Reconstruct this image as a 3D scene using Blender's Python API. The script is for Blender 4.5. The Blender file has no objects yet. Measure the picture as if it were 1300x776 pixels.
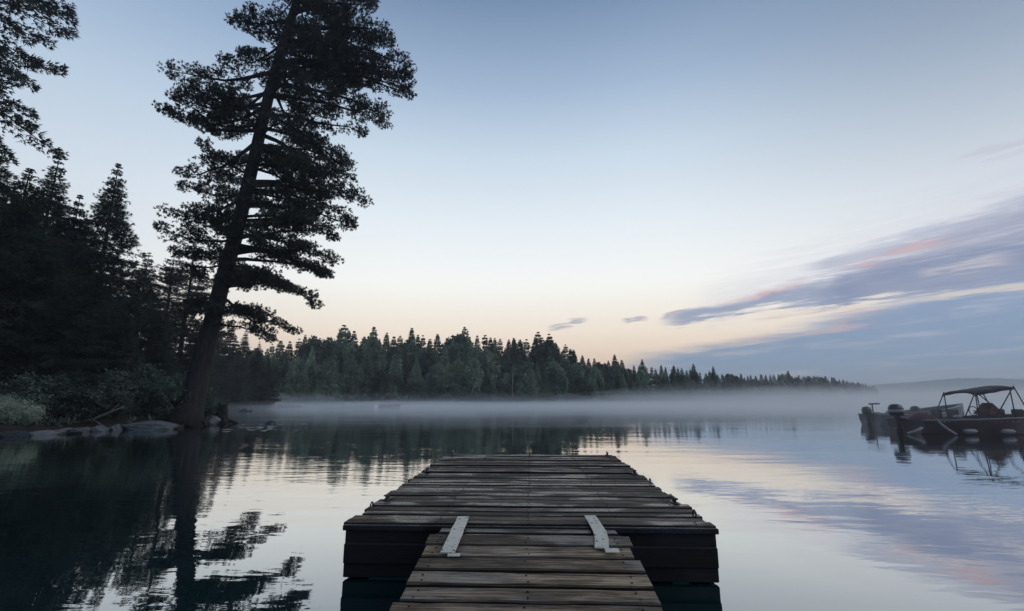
import bpy, math, random
import numpy as np
from math import radians as R, sin, cos, pi
random.seed(7); rng = np.random.default_rng(11)
sc = bpy.context.scene; C = sc.collection
# ------------------------------------------------------------ camera model
PXF, CX, CY, HC = 600.0, 650.0, 388.0, 1.33
PITCH = math.atan(118/PXF); YAW = R(2.25)
FW = np.array([-sin(YAW)*cos(PITCH), cos(YAW)*cos(PITCH), sin(PITCH)])
RT = np.array([cos(YAW), sin(YAW), 0.0]); UP = np.cross(RT, FW)
def ray(px, py): return FW + RT*(px-CX)/PXF - UP*(py-CY)/PXF
def P(px, py, Y):
    d = ray(px, py); return np.array([0, 0, HC]) + d*(Y/d[1])
def G(px, py, z=0.0):
    d = ray(px, py); return np.array([0, 0, HC]) + d*((z-HC)/d[2])
def azel(px, py):
    d = ray(px, py); d = d/np.linalg.norm(d)
    return math.degrees(math.atan2(d[0], d[1])), math.degrees(math.asin(d[2]))
cam = bpy.data.cameras.new('camera'); co = bpy.data.objects.new('camera', cam); C.objects.link(co)
co.location = (0, 0, HC); co.rotation_euler = (pi/2+PITCH, 0, YAW)
cam.sensor_width = 36; cam.lens = 36*PXF/1300; cam.clip_end = 12000; cam.clip_start = .05
sc.camera = co
sc.view_settings.view_transform = 'Standard'; sc.view_settings.look = 'None'
# ------------------------------------------------------------ node helpers
class NT:
    def __init__(s, t): s.t = t
    def n(s, k, **kw):
        o = s.t.nodes.new(k)
        for a, b in kw.items(): setattr(o, a, b)
        return o
    def put(s, sock, v):
        if isinstance(v, bpy.types.NodeSocket): s.t.links.new(v, sock)
        elif v is not None:
            if isinstance(v, (tuple, list)) and len(v) == 3 and sock.type == 'RGBA': v = (*v, 1)
            sock.default_value = v
    def m(s, op, a, b=None, c=None, clamp=False):
        o = s.n('ShaderNodeMath', operation=op, use_clamp=clamp)
        s.put(o.inputs[0], a); s.put(o.inputs[1], b); s.put(o.inputs[2], c); return o.outputs[0]
    def sstep(s, v, a, b, lo=0.0, hi=1.0):
        o = s.n('ShaderNodeMapRange', interpolation_type='SMOOTHSTEP')
        for i, q in enumerate((v, a, b, lo, hi)): s.put(o.inputs[i], q)
        return o.outputs[0]
    def mix(s, f, a, b, mode='MIX'):
        o = s.n('ShaderNodeMix', data_type='RGBA', blend_type=mode)
        s.put(o.inputs[0], f); s.put(o.inputs[6], a); s.put(o.inputs[7], b); return o.outputs[2]
    def noise(s, vec, scale, detail=4, rough=.55, dist=0.0):
        o = s.n('ShaderNodeTexNoise'); s.put(o.inputs['Vector'], vec)
        o.inputs['Scale'].default_value = scale; o.inputs['Detail'].default_value = detail
        o.inputs['Roughness'].default_value = rough; o.inputs['Distortion'].default_value = dist
        return o.outputs[0]
    def mapping(s, vec, scale=(1, 1, 1), rot=(0, 0, 0), loc=(0, 0, 0)):
        o = s.n('ShaderNodeMapping'); s.put(o.inputs[0], vec)
        o.inputs['Location'].default_value = loc; o.inputs['Rotation'].default_value = rot; o.inputs['Scale'].default_value = scale
        return o.outputs[0]
    def comb(s, x, y, z=0.0):
        o = s.n('ShaderNodeCombineXYZ'); s.put(o.inputs[0], x); s.put(o.inputs[1], y); s.put(o.inputs[2], z); return o.outputs[0]
    def ramp(s, f, stops):
        o = s.n('ShaderNodeValToRGB'); s.put(o.inputs[0], f); e = o.color_ramp.elements
        while len(e) < len(stops): e.new(.5)
        for q, (p, c) in zip(e, stops): q.position = p; q.color = (*c, 1)
        return o.outputs[0]
def lin(r, g, b):
    f = lambda v: (v/255/12.92) if v <= 10 else ((v/255+.055)/1.055)**2.4
    return (f(r), f(g), f(b))
# ------------------------------------------------------------ world: dusk sky with cloud bands
W = bpy.data.worlds.new('World'); sc.world = W; W.use_nodes = True
W.node_tree.nodes.clear(); w = NT(W.node_tree)
tc = w.n('ShaderNodeTexCoord').outputs['Generated']
sx = w.n('ShaderNodeSeparateXYZ'); w.put(sx.inputs[0], tc)
az = w.m('MULTIPLY', w.m('ARCTAN2', sx.outputs[0], sx.outputs[1]), 57.2958)
el = w.m('MULTIPLY', w.m('ARCSINE', sx.outputs[2]), 57.2958)
el = w.m('ABSOLUTE', el)
base = w.ramp(w.m('DIVIDE', el, 60.0), [
    (0.0, lin(236, 200, 168)), (.07, lin(243, 219, 192)), (.13, lin(245, 233, 216)), (.22, lin(243, 244, 241)),
    (.33, lin(228, 236, 242)), (.47, lin(198, 214, 229)), (.60, lin(156, 178, 205)), (.74, lin(112, 136, 168)), (1.0, lin(66, 90, 126))])
# darker and bluer to the sides
rside = w.sstep(az, 12, 62); lside = w.sstep(w.m('MULTIPLY', az, -1), 14, 62)
hi = w.sstep(el, 8, 40)
base = w.mix(w.m('MULTIPLY', w.m('MULTIPLY', rside, hi), .80), base, lin(78, 98, 126))
base = w.mix(w.m('MULTIPLY', w.m('MULTIPLY', lside, 1.0), .34), base, lin(128, 156, 192))
base = w.mix(w.m('MULTIPLY', rside, .22), base, lin(160, 172, 196))
# the hemisphere behind the viewer is plain dusk blue
back = w.sstep(w.m('ABSOLUTE', az), 75, 130)
base = w.mix(back, base, lin(100, 118, 146))
cvec = w.comb(w.m('MULTIPLY', az, .06), w.m('MULTIPLY', el, .30))
cvec = w.mapping(cvec, rot=(0, 0, R(-14)))
n1 = w.noise(cvec, 1.0, 6, .6, .6)
n2 = w.noise(w.mapping(cvec, scale=(1.3, 3.2, 1), loc=(5, 3, 0)), 1.6, 6, .65, .4)
nw = w.m('SUBTRACT', n1, .5); nf = w.m('SUBTRACT', n2, .5); n3 = w.noise(w.mapping(cvec, scale=(2.2, 7.0, 1), loc=(1, 8, 0)), 2.4, 7, .68, .5); nf = w.m('ADD', nf, w.m('MULTIPLY', w.m('SUBTRACT', n3, .5), .7))
elw = w.m('ADD', el, w.m('MULTIPLY', nw, 3.8)); elw = w.m('ADD', elw, w.m('MULTIPLY', nf, 1.6))
def stroke(p1, p2, w1, w2, soft=.7, rough=.8, ends=.15):
    a, b = azel(*p1), azel(*p2); dx, dy = b[0]-a[0], b[1]-a[1]; L = math.hypot(dx, dy); dx /= L; dy /= L
    qx = w.m('SUBTRACT', az, a[0]); qy = w.m('SUBTRACT', elw, a[1])
    u = w.m('DIVIDE', w.m('ADD', w.m('MULTIPLY', qx, dx), w.m('MULTIPLY', qy, dy)), L)
    v = w.m('ABSOLUTE', w.m('SUBTRACT', w.m('MULTIPLY', qy, dx), w.m('MULTIPLY', qx, dy)))
    hw = w.m('ADD', w1*.085, w.m('MULTIPLY', u, (w2-w1)*.085)); hw = w.m('MAXIMUM', hw, .05)
    k = w.m('SUBTRACT', 1.0, w.m('DIVIDE', v, hw))
    k = w.m('ADD', k, w.m('MULTIPLY', nf, rough*2))
    k = w.sstep(k, 0.0, soft)
    k = w.m('MULTIPLY', k, w.sstep(u, 0, ends))
    return w.m('MULTIPLY', k, w.sstep(u, 1.0, 1.0-ends))
def layer(col, mask, c, amt): return w.mix(w.m('MULTIPLY', mask, amt), col, c)
col = base
# veil of thin lavender around the bands
col = layer(col, stroke((860, 400), (1460, 205), 34, 120, 1.4, .8), lin(204, 206, 222), .6)
col = layer(col, stroke((1010, 352), (1420, 225), 9, 34, .9, .9), lin(172, 178, 198), .8)
col = layer(col, stroke((1070, 350), (1500, 252), 12, 60, .9, .8), lin(152, 158, 182), .85)
col = layer(col, stroke((830, 407), (1120, 356), 9, 26, .8, .7), lin(140, 153, 182), .9)
col = layer(col, stroke((1020, 372), (1500, 300), 18, 46, .8, .7), lin(130, 142, 172), .9)
# low blue bank
p, q = azel(770, 460), azel(1240, 350); sl = (q[1]-p[1])/(q[0]-p[0])
edge = w.m('ADD', p[1], w.m('MULTIPLY', w.m('SUBTRACT', az, p[0]), sl))
edge = w.m('MINIMUM', edge, 19.0)
bank = w.sstep(w.m('SUBTRACT', edge, elw), -.5, 1.9)
bank = w.m('MULTIPLY', bank, w.sstep(az, azel(740, 455)[0], azel(860, 455)[0]))
bankc = w.mix(w.sstep(n2, .50, .68), w.mix(w.sstep(el, 2, 12), lin(102, 142, 182), lin(128, 148, 182)), lin(148, 164, 192))
col = layer(col, bank, bankc, .93)
# lit fringes and pink undersides
for s in (((890, 388), (1040, 358), 5, 9), ((1050, 342), (1230, 300), 5, 10), ((870, 440), (1020, 420), 6, 10),
          ((1040, 405), (1160, 388), 4, 6), ((1000, 425), (1130, 402), 5, 6)):
    col = layer(col, stroke(*s, 1.8, .9, .35), lin(230, 176, 166), .66)
col = layer(col, stroke((1150, 384), (1360, 352), 6, 12, .9, .5, .25), lin(214, 204, 198), .8)
col = layer(col, stroke((950, 405), (1130, 383), 3, 6, .9, .8, .3), lin(222, 204, 190), .6)
col = layer(col, stroke((1150, 347), (1300, 325), 3, 8, .9, .8, .3), lin(206, 200, 204), .5)
for s in (((690, 420), (752, 407), 4, 3), ((786, 405), (826, 400), 3, 3), ((835, 402), (880, 392), 3, 4)):
    col = layer(col, stroke(*s, .9, .6, .3), lin(160, 158, 178), .75)
col = layer(col, stroke((1190, 200), (1400, 165), 6, 12, 1.2, .8, .3), lin(176, 172, 186), .35)
FILL_EL, FILL_AZ = R(32), R(105)
sky = w.n('ShaderNodeTexSky', sky_type='NISHITA'); sky.sun_disc = False
sky.sun_elevation = R(1.0); sky.sun_rotation = FILL_AZ
col = w.mix(1.0, col, w.mix(1.0, (0, 0, 0), w.mix(.985, sky.outputs[0], (0, 0, 0)), 'ADD'), 'ADD')
bg = w.n('ShaderNodeBackground'); w.put(bg.inputs[0], col); bg.inputs[1].default_value = 1.06
wo = w.n('ShaderNodeOutputWorld'); w.put(wo.inputs[0], bg.outputs[0])
W.cycles.sampling_method = 'MANUAL'; W.cycles.sample_map_resolution = 512
sd = bpy.data.lights.new('fill_sun', 'SUN'); sd.energy = .55; sd.angle = R(35); sd.color = (1, .93, .86)  # added soft fill from the right; the real sun is below the horizon
so = bpy.data.objects.new('fill_sun', sd); C.objects.link(so)
so.rotation_euler = (pi/2-FILL_EL, 0, pi-FILL_AZ)
# ------------------------------------------------------------ materials
def mat(name):
    m = bpy.data.materials.new(name); m.use_nodes = True; m.node_tree.nodes.clear()
    k = NT(m.node_tree); o = k.n('ShaderNodeOutputMaterial'); return m, k, o
def princ(k, col, rough=.6, metal=0.0, spec=.5, bump=None, bstr=.3, bdist=.02, alpha=None):
    p = k.n('ShaderNodeBsdfPrincipled'); k.put(p.inputs['Base Color'], col); k.put(p.inputs['Roughness'], rough)
    p.inputs['Metallic'].default_value = metal; k.put(p.inputs['Specular IOR Level'], spec)
    if bump is not None:
        b = k.n('ShaderNodeBump'); k.put(b.inputs['Height'], bump); k.put(b.inputs['Strength'], bstr); b.inputs['Distance'].default_value = bdist
        k.t.links.new(b.outputs[0], p.inputs['Normal'])
    return p
def simple(name, c, rough=.6, metal=0.0, var=.35, scale=6.0, bstr=.2, spec=.5):
    m, k, o = mat(name); t = k.n('ShaderNodeTexCoord').outputs['Object']
    n = k.noise(t, scale, 5)
    cc = k.mix(n, tuple(v*(1-var) for v in c), tuple(min(1, v*(1+var)) for v in c))
    p = princ(k, cc, k.m('ADD', rough-.08, k.m('MULTIPLY', n, .16)), metal, spec, n, bstr)
    k.t.links.new(p.outputs[0], o.inputs[0]); return m
def foliage(name, dark, light, scale=1.2, transl=.25, randv=.5):
    m, k, o = mat(name); t = k.n('ShaderNodeNewGeometry'); ri = k.n('ShaderNodeObjectInfo').outputs['Random']
    n = k.noise(t.outputs['Position'], scale, 3); n2 = k.noise(t.outputs['Position'], scale*9, 2)
    f = k.sstep(k.m('ADD', k.m('MULTIPLY', n, .7), k.m('MULTIPLY', n2, .3)), .36, .66)
    c = k.mix(f, dark, light)
    v = k.m('ADD', 1-randv/2, k.m('MULTIPLY', ri, randv))
    c = k.mix(1.0, c, k.comb(v, v, v), 'MULTIPLY')
    d = princ(k, c, .65, 0, .25)
    tr = k.n('ShaderNodeBsdfTranslucent'); k.put(tr.inputs[0], c)
    ms = k.n('ShaderNodeMixShader'); ms.inputs[0].default_value = transl
    k.t.links.new(d.outputs[0], ms.inputs[1]); k.t.links.new(tr.outputs[0], ms.inputs[2]); k.t.links.new(ms.outputs[0], o.inputs[0])
    return m
def bark(name, dark, light, scale=3):
    m, k, o = mat(name); t = k.n('ShaderNodeTexCoord').outputs['Object']
    n = k.noise(k.mapping(t, scale=(4, 4, .8)), scale, 7, .65, .6)
    p = princ(k, k.mix(k.sstep(n, .35, .65), dark, light), .85, 0, .25, n, .9, .05)
    k.t.links.new(p.outputs[0], o.inputs[0]); return m
M = {}
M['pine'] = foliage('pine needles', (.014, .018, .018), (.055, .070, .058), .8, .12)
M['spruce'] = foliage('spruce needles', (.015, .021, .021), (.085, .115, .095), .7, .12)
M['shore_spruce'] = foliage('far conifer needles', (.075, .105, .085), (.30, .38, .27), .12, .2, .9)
M['leaf'] = foliage('broad leaves', (.022, .036, .033), (.17, .23, .18), 1.9, .25)
M['paleleaf'] = foliage('pale shrub leaves', (.25, .32, .25), (.55, .64, .50), 2.5, .3)
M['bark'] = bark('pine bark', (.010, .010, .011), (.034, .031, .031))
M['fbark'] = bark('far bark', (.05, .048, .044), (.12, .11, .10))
M['birch'] = bark('birch bark', (.22, .21, .20), (.42, .40, .38))
M['rock'] = simple('grey shore rock', (.115, .125, .13), .75, 0, .7, 3.5, .8)
M['rock2'] = simple('dark wet rock', (.035, .04, .042), .5, 0, .6, 4, .6)
M['dead'] = bark('dead wood', (.10, .095, .09), (.24, .23, .21), 5)
M['stump'] = bark('stump wood', (.008, .008, .009), (.03, .028, .027), 6)
def wood(name, dark, mid, pale, wet=.5, mud=0.0):
    m, k, o = mat(name); t = k.n('ShaderNodeTexCoord').outputs['Object']
    at = k.n('ShaderNodeAttribute', attribute_name='plank').outputs['Fac']
    off = k.comb(k.m('MULTIPLY', at, 37.0), k.m('MULTIPLY', at, 11.0), k.m('MULTIPLY', at, 5.0))
    va = k.n('ShaderNodeVectorMath', operation='ADD'); k.put(va.inputs[0], t); k.put(va.inputs[1], off); v = va.outputs[0]
    grain = k.noise(k.mapping(v, scale=(1.1, 26, 8)), 2.2, 8, .68, .9)
    fine = k.noise(k.mapping(v, scale=(5, 150, 30)), 2.0, 3, .6)
    blot = k.noise(k.mapping(v, scale=(1.2, 3.0, 1)), 2.2, 5, .62, .4)
    knot = k.n('ShaderNodeTexVoronoi'); k.put(knot.inputs['Vector'], k.mapping(v, scale=(2.3, 7, 1))); knot.inputs['Scale'].default_value = 1.0
    kn = k.sstep(knot.outputs['Distance'], .10, .03)
    c = k.ramp(k.m('ADD', k.m('MULTIPLY', grain, .65), k.m('MULTIPLY', blot, .35)), [(.38, dark), (.50, mid), (.61, pale)])
    c = k.mix(k.m('MULTIPLY', k.sstep(grain, .46, .38), .75), c, tuple(x*.35 for x in dark))
    c = k.mix(k.m('MULTIPLY', kn, .8), c, tuple(x*.4 for x in dark))
    pv = k.m('ADD', .40, k.m('MULTIPLY', k.m('FRACT', k.m('MULTIPLY', at, 7.31)), .95))
    c = k.mix(1.0, c, k.comb(pv, pv, pv), 'MULTIPLY')
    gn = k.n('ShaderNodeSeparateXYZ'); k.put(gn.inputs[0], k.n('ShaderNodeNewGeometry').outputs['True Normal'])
    c = k.mix(k.sstep(gn.outputs[2], .93, .5), c, tuple(x*.45 for x in dark))  # side faces painted darker for the shade on plank edges
    nail = k.m('GREATER_THAN', at, 2.0); c = k.mix(nail, c, (.010, .008, .007))
    wetm = k.m('MULTIPLY', k.sstep(k.noise(k.mapping(v, scale=(.7, 2.2, 1), loc=(3, 9, 0)), 1.5, 5, .6), .5, .62), wet)
    c = k.mix(k.m('MULTIPLY', wetm, .45), c, tuple(x*.5 for x in dark))
    ro = k.m('ADD', .62, k.m('MULTIPLY', grain, .25)); ro = k.m('SUBTRACT', ro, k.m('MULTIPLY', wetm, .60), clamp=True)
    h = k.m('ADD', grain, k.m('MULTIPLY', fine, .4))
    p = princ(k, c, ro, 0, k.m('ADD', .4, k.m('MULTIPLY', wetm, .5)), h, .5, .010)
    k.t.links.new(p.outputs[0], o.inputs[0]); return m
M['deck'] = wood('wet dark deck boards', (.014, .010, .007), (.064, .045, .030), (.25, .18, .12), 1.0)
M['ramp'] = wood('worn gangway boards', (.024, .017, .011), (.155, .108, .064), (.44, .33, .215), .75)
M['fascia'] = wood('dark fascia timber', (.016, .016, .018), (.020, .020, .022), (.027, .027, .028), .2)
M['strap'] = None
def strapmat():
    m, k, o = mat('chipped pale strap'); t = k.n('ShaderNodeTexCoord').outputs['Object']
    n = k.noise(t, 26, 5, .6); n2 = k.noise(t, 70, 3)
    chips = k.sstep(n, .60, .64); speck = k.sstep(n2, .63, .68)
    c = k.mix(k.noise(t, 9, 4), (.60, .57, .47), (.82, .79, .66))
    c = k.mix(k.m('MAXIMUM', chips, speck), c, (.04, .035, .03))
    p = princ(k, c, .75, 0, .3, n, .5, .004); k.t.links.new(p.outputs[0], o.inputs[0]); return m
M['strap'] = strapmat()
M['steel'] = simple('dark galvanised steel', (.06, .062, .068), .45, .7, .4, 20)
M['float'] = simple('teal float plastic', (.005, .10, .12), .5, 0, .3)
# ------------------------------------------------------------ mesh helpers
def tag(o, label=None, cat=None, group=None, kind=None):
    if label: o['label'] = label
    if cat: o['category'] = cat
    if group: o['group'] = group
    if kind: o['kind'] = kind
    return o
def empty(name, loc=(0, 0, 0), rz=0.0):
    o = bpy.data.objects.new(name, None); C.objects.link(o); o.location = tuple(float(v) for v in loc); o.rotation_euler = (0, 0, rz)
    o.empty_display_size = .2; return o
class MB:
    def __init__(s): s.v = []; s.f = []; s.a = []
    def add(s, v, f, a=0.0):
        b = len(s.v); s.v += [tuple(map(float, q)) for q in v]; s.f += [tuple(i+b for i in q) for q in f]; s.a += [a]*len(f)
    def box(s, c, d, rot=None, a=0.0, bev=0.0):
        x, y, z = (q/2 for q in d); b = min(bev, x*.9, y*.9, z*.9)
        if b > 0:
            V = []; 
            for Z, I in ((-z, b), (-z+b, 0), (z-b, 0), (z, b)):
                X, Y = x-I, y-I; V += [(-X, -Y, Z), (X, -Y, Z), (X, Y, Z), (-X, Y, Z)]
            F = [(3, 2, 1, 0), (12, 13, 14, 15)] + [(i*4+j, i*4+(j+1) % 4, i*4+4+(j+1) % 4, i*4+4+j) for i in range(3) for j in range(4)]
        else:
            V = [(i*x, j*y, k*z) for k in (-1, 1) for (i, j) in ((-1, -1), (1, -1), (1, 1), (-1, 1))]
            F = [(3, 2, 1, 0), (4, 5, 6, 7), (0, 1, 5, 4), (1, 2, 6, 5), (2, 3, 7, 6), (3, 0, 4, 7)]
        V = np.array(V)
        if rot is not None: V = V @ np.array(rot).T
        s.add(V + np.array(c), F, a)
    def tube(s, pts, rad, n=8, a=0.0, cap=True):
        pts = [np.array(p, float) for p in pts]; rad = rad if hasattr(rad, '__len__') else [rad]*len(pts)
        V = []; ref = np.array([0.13, .2, 1.0])
        for i, p in enumerate(pts):
            t = pts[min(i+1, len(pts)-1)] - pts[max(i-1, 0)]; t = t/(np.linalg.norm(t)+1e-9)
            if i == 0:
                if abs(t @ ref)/np.linalg.norm(ref) > .9: ref = np.array([1.0, .1, .1])
            u = ref - t*(ref @ t); u /= np.linalg.norm(u); ref = u; vv = np.cross(t, u)
            for j in range(n):
                an = 2*pi*j/n; V.append(p + (u*cos(an)+vv*sin(an))*rad[i])
        F = [(i*n+j, i*n+(j+1) % n, (i+1)*n+(j+1) % n, (i+1)*n+j) for i in range(len(pts)-1) for j in range(n)]
        if cap: F += [tuple(range(n-1, -1, -1)), tuple(range((len(pts)-1)*n, len(pts)*n))]
        s.add(V, F, a)
    def lathe(s, c, prof, n=14, a=0.0, sx=1, sy=1):
        V = [(c[0]+r*cos(2*pi*j/n)*sx, c[1]+r*sin(2*pi*j/n)*sy, c[2]+z) for r, z in prof for j in range(n)]
        F = [(i*n+j, i*n+(j+1) % n, (i+1)*n+(j+1) % n, (i+1)*n+j) for i in range(len(prof)-1) for j in range(n)]
        F += [tuple(range(n-1, -1, -1)), tuple(range((len(prof)-1)*n, len(prof)*n))]
        s.add(V, F, a)
    def build(s, name, m, parent=None, smooth=False, loc=None):
        me = bpy.data.meshes.new(name); me.from_pydata(s.v, [], s.f); me.materials.append(m)
        at = me.attributes.new('plank', 'FLOAT', 'FACE'); at.data.foreach_set('value', s.a)
        if smooth: me.polygons.foreach_set('use_smooth', [True]*len(s.f))
        me.update(); o = bpy.data.objects.new(name, me); C.objects.link(o)
        if parent: o.parent = parent
        if loc is not None: o.location = tuple(float(v) for v in loc)
        return o
def npmesh(name, V, F, m, parent=None, smooth=False):
    """V (n,3), F (k,3) or (k,4) arrays"""
    me = bpy.data.meshes.new(name); V = np.asarray(V, np.float32); F = np.asarray(F, np.int32); k, c = F.shape
    me.vertices.add(len(V)); me.vertices.foreach_set('co', V.ravel()); me.loops.add(k*c); me.loops.foreach_set('vertex_index', F.ravel())
    me.polygons.add(k); me.polygons.foreach_set('loop_start', np.arange(0, k*c, c, dtype=np.int32))
    if smooth: me.polygons.foreach_set('use_smooth', np.ones(k, bool))
    me.materials.append(m); me.update(calc_edges=True); me.validate()
    o = bpy.data.objects.new(name, me); C.objects.link(o)
    if parent: o.parent = parent
    return o
def blades(c, d, k, ln, wd, spread):
    """needle or leaf triangles round centres c with directions d"""
    n = len(c); ln = np.repeat(np.asarray(ln)*np.ones(n), k)[:, None]; c = np.repeat(c, k, 0); d = np.repeat(d, k, 0)
    r = rng.normal(size=(n*k, 3)); d = d/(np.linalg.norm(d, axis=1, keepdims=True)+1e-9) + r*spread
    d /= np.linalg.norm(d, axis=1, keepdims=True)+1e-9
    s = np.cross(d, rng.normal(size=(n*k, 3))); s /= np.linalg.norm(s, axis=1, keepdims=True)+1e-9
    L = ln*rng.uniform(.6, 1.25, (n*k, 1)); a = c + d*L*.45
    V = np.stack([c, a+s*wd/2, c+d*L, a-s*wd/2], 1).reshape(-1, 3)
    return V, np.arange(len(V)).reshape(-1, 4)
def join(parts):
    Vs, Fs, b = [], [], 0
    for V, F in parts: Vs.append(V); Fs.append(F+b); b += len(V)
    return np.concatenate(Vs), np.concatenate(Fs)
def copy_tree(o, parent=None):
    c = o.copy(); C.objects.link(c)
    if parent: c.parent = parent
    for ch in [x for x in o.children]: copy_tree(ch, c)
    return c
# ------------------------------------------------------------ water
def water():
    m, k, o = mat('still lake water'); g = k.n('ShaderNodeNewGeometry'); pos = g.outputs['Position']
    sx = k.n('ShaderNodeSeparateXYZ'); k.put(sx.inputs[0], pos); Y = sx.outputs[1]
    w1 = k.noise(k.mapping(pos, scale=(.55, 1.5, 1), rot=(0, 0, R(6))), 1.0, 3, .5, .3)
    w2 = k.noise(k.mapping(pos, scale=(1.1, 3.6, 1), rot=(0, 0, R(-5))), 1.7, 3, .5, .3)
    w3 = k.noise(k.mapping(pos, scale=(.10, .34, 1)), 1.0, 2, .5)
    patch = k.sstep(k.noise(k.mapping(pos, scale=(.05, .14, 1), loc=(4, 2, 0)), 1.0, 3, .5), .42, .62)
    h = k.m('ADD', k.m('MULTIPLY', w1, .0050), k.m('MULTIPLY', w2, k.m('ADD', .0010, k.m('MULTIPLY', patch, .0030))))
    h = k.m('ADD', h, k.m('MULTIPLY', w3, .014))
    fade = k.sstep(Y, 15, 160, 1.0, .35)
    h = k.m('MULTIPLY', h, fade)
    b = k.n('ShaderNodeBump'); b.inputs['Strength'].default_value = 1.0; b.inputs['Distance'].default_value = 1.0; k.put(b.inputs['Height'], h)
    gl = k.n('ShaderNodeBsdfGlossy'); gl.inputs['Roughness'].default_value = .015; gl.inputs[0].default_value = (.93, .955, .97, 1)
    k.t.links.new(b.outputs[0], gl.inputs['Normal'])
    body = k.n('ShaderNodeBsdfDiffuse'); body.inputs[0].default_value = (.005, .028, .030, 1)
    lw = k.n('ShaderNodeLayerWeight'); lw.inputs[0].default_value = .5
    fac = k.sstep(lw.outputs['Facing'], .42, .985, .12, .95)
    ms = k.n('ShaderNodeMixShader'); k.put(ms.inputs[0], fac)
    k.t.links.new(body.outputs[0], ms.inputs[1]); k.t.links.new(gl.outputs[0], ms.inputs[2]); k.t.links.new(ms.outputs[0], o.inputs[0])
    b_ = MB(); S = 5000
    b_.add([(-S, -300, 0), (S, -300, 0), (S, S, 0), (-S, S, 0)], [(0, 1, 2, 3)])
    tag(b_.build('lake_water', m), kind='structure')
water()
# ------------------------------------------------------------ terrain
def hnoise(x, y, s, seed=0):
    r = np.random.default_rng(seed); z = 0
    for i in range(7):
        a = r.uniform(0, 2*pi); f = s*(1.0+.55*i); z = z + np.sin((x*cos(a)+y*sin(a))*f+r.uniform(0, 6))/(1+i*.6)
    return z/3
def sdist(x, y, poly):
    """signed distance, positive inside"""
    d = np.full(x.shape, 1e9); ins = np.zeros(x.shape, bool); n = len(poly)
    for i in range(n):
        ax, ay = poly[i]; bx, by = poly[(i+1) % n]; ex, ey = bx-ax, by-ay
        t = np.clip(((x-ax)*ex+(y-ay)*ey)/(ex*ex+ey*ey), 0, 1); d = np.minimum(d, np.hypot(x-ax-t*ex, y-ay-t*ey))
        c = ((ay > y) != (by > y)) & (x < (bx-ax)*(y-ay)/(by-ay+1e-12)+ax); ins ^= c
    return np.where(ins, d, -d)
def groundmat(name, a, b, c):
    m, k, o = mat(name); g = k.n('ShaderNodeNewGeometry').outputs['Position']
    n = k.noise(g, .9, 6, .6); n2 = k.noise(g, 7, 5, .6)
    cc = k.mix(k.sstep(n, .4, .6), a, b); cc = k.mix(k.sstep(n2, .5, .7), cc, c)
    p = princ(k, cc, .9, 0, .2, n2, .8, .08); k.t.links.new(p.outputs[0], o.inputs[0]); return m
M['soil'] = groundmat('forest floor', (.022, .02, .019), (.045, .034, .03), (.03, .034, .028))
M['farsoil'] = groundmat('far forest floor', (.02, .027, .024), (.03, .038, .03), (.025, .03, .026))
shore = [G(x, y)[:2] for x, y in ((-260, 566), (-120, 560), (0, 555), (60, 551), (110, 547), (160, 546), (215, 544), (246, 540), (262, 537), (244, 530), (240, 523), (262, 519.2), (300, 518.4), (345, 517.7), (352, 516.6))]
bankpoly = [tuple(p) for p in shore] + [(-60, 108), (-130, 110), (-130, 5), (-60, 6)]
def bank_z(x, y):
    d = sdist(np.atleast_1d(np.float64(x)), np.atleast_1d(np.float64(y)), bankpoly)
    z = np.where(d > 0, .28*np.clip(d, 0, 1)+.14*np.clip(d-1, 0, 30)+.10*hnoise(np.asarray(x), np.asarray(y), 1.1, 3)*np.clip(d, 0, 1), d*.35-.05)
    return z
gx, gy = np.meshgrid(np.linspace(-118, -11, 200), np.linspace(4, 112, 190))
gz = bank_z(gx.ravel(), gy.ravel()); V = np.stack([gx.ravel(), gy.ravel(), gz], 1)
I = np.arange(200*190).reshape(190, 200); F = np.stack([I[:-1, :-1].ravel(), I[:-1, 1:].ravel(), I[1:, 1:].ravel(), I[1:, :-1].ravel()], 1)
tag(npmesh('forest_bank', V, F, M['soil'], smooth=True), kind='structure')
# far shore
fs = [(100, 515.5), (270, 514), (450, 513.4), (600, 512.8), (720, 512.2), (850, 511.0), (1000, 509.6), (1112, 508.9)]
FS = np.array([G(x, y)[:2] for x, y in fs]); print('far shore', FS.round(0).tolist())
fsx = np.array([x for x, _ in fs], float)
def shoreY(px): return np.interp(px, fsx, FS[:, 1])
V, F = [], []; n = 120
sxx = np.linspace(FS[0, 0], FS[-1, 0], n); syy = np.interp(sxx, FS[:, 0], FS[:, 1])
rows = ((-4, -.6), (0, .15), (4, .8), (15, 1.8), (40, 4.5), (80, 7.0), (140, 7.5), (230, 2))
for j, (off, z) in enumerate(rows):
    for i in range(n):
        e = min(1, (n-1-i)/25); e = max(e, 0.02)
        V.append((sxx[i]+off*.15, syy[i]+off, z*e+(.5*sin(i*.9+j) if j > 2 else .0)*e))
for j in range(len(rows)-1):
    for i in range(n-1): F.append((j*n+i, j*n+i+1, (j+1)*n+i+1, (j+1)*n+i))
tag(npmesh('far_shore_ground', V, F, M['farsoil'], smooth=True), kind='structure')
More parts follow.
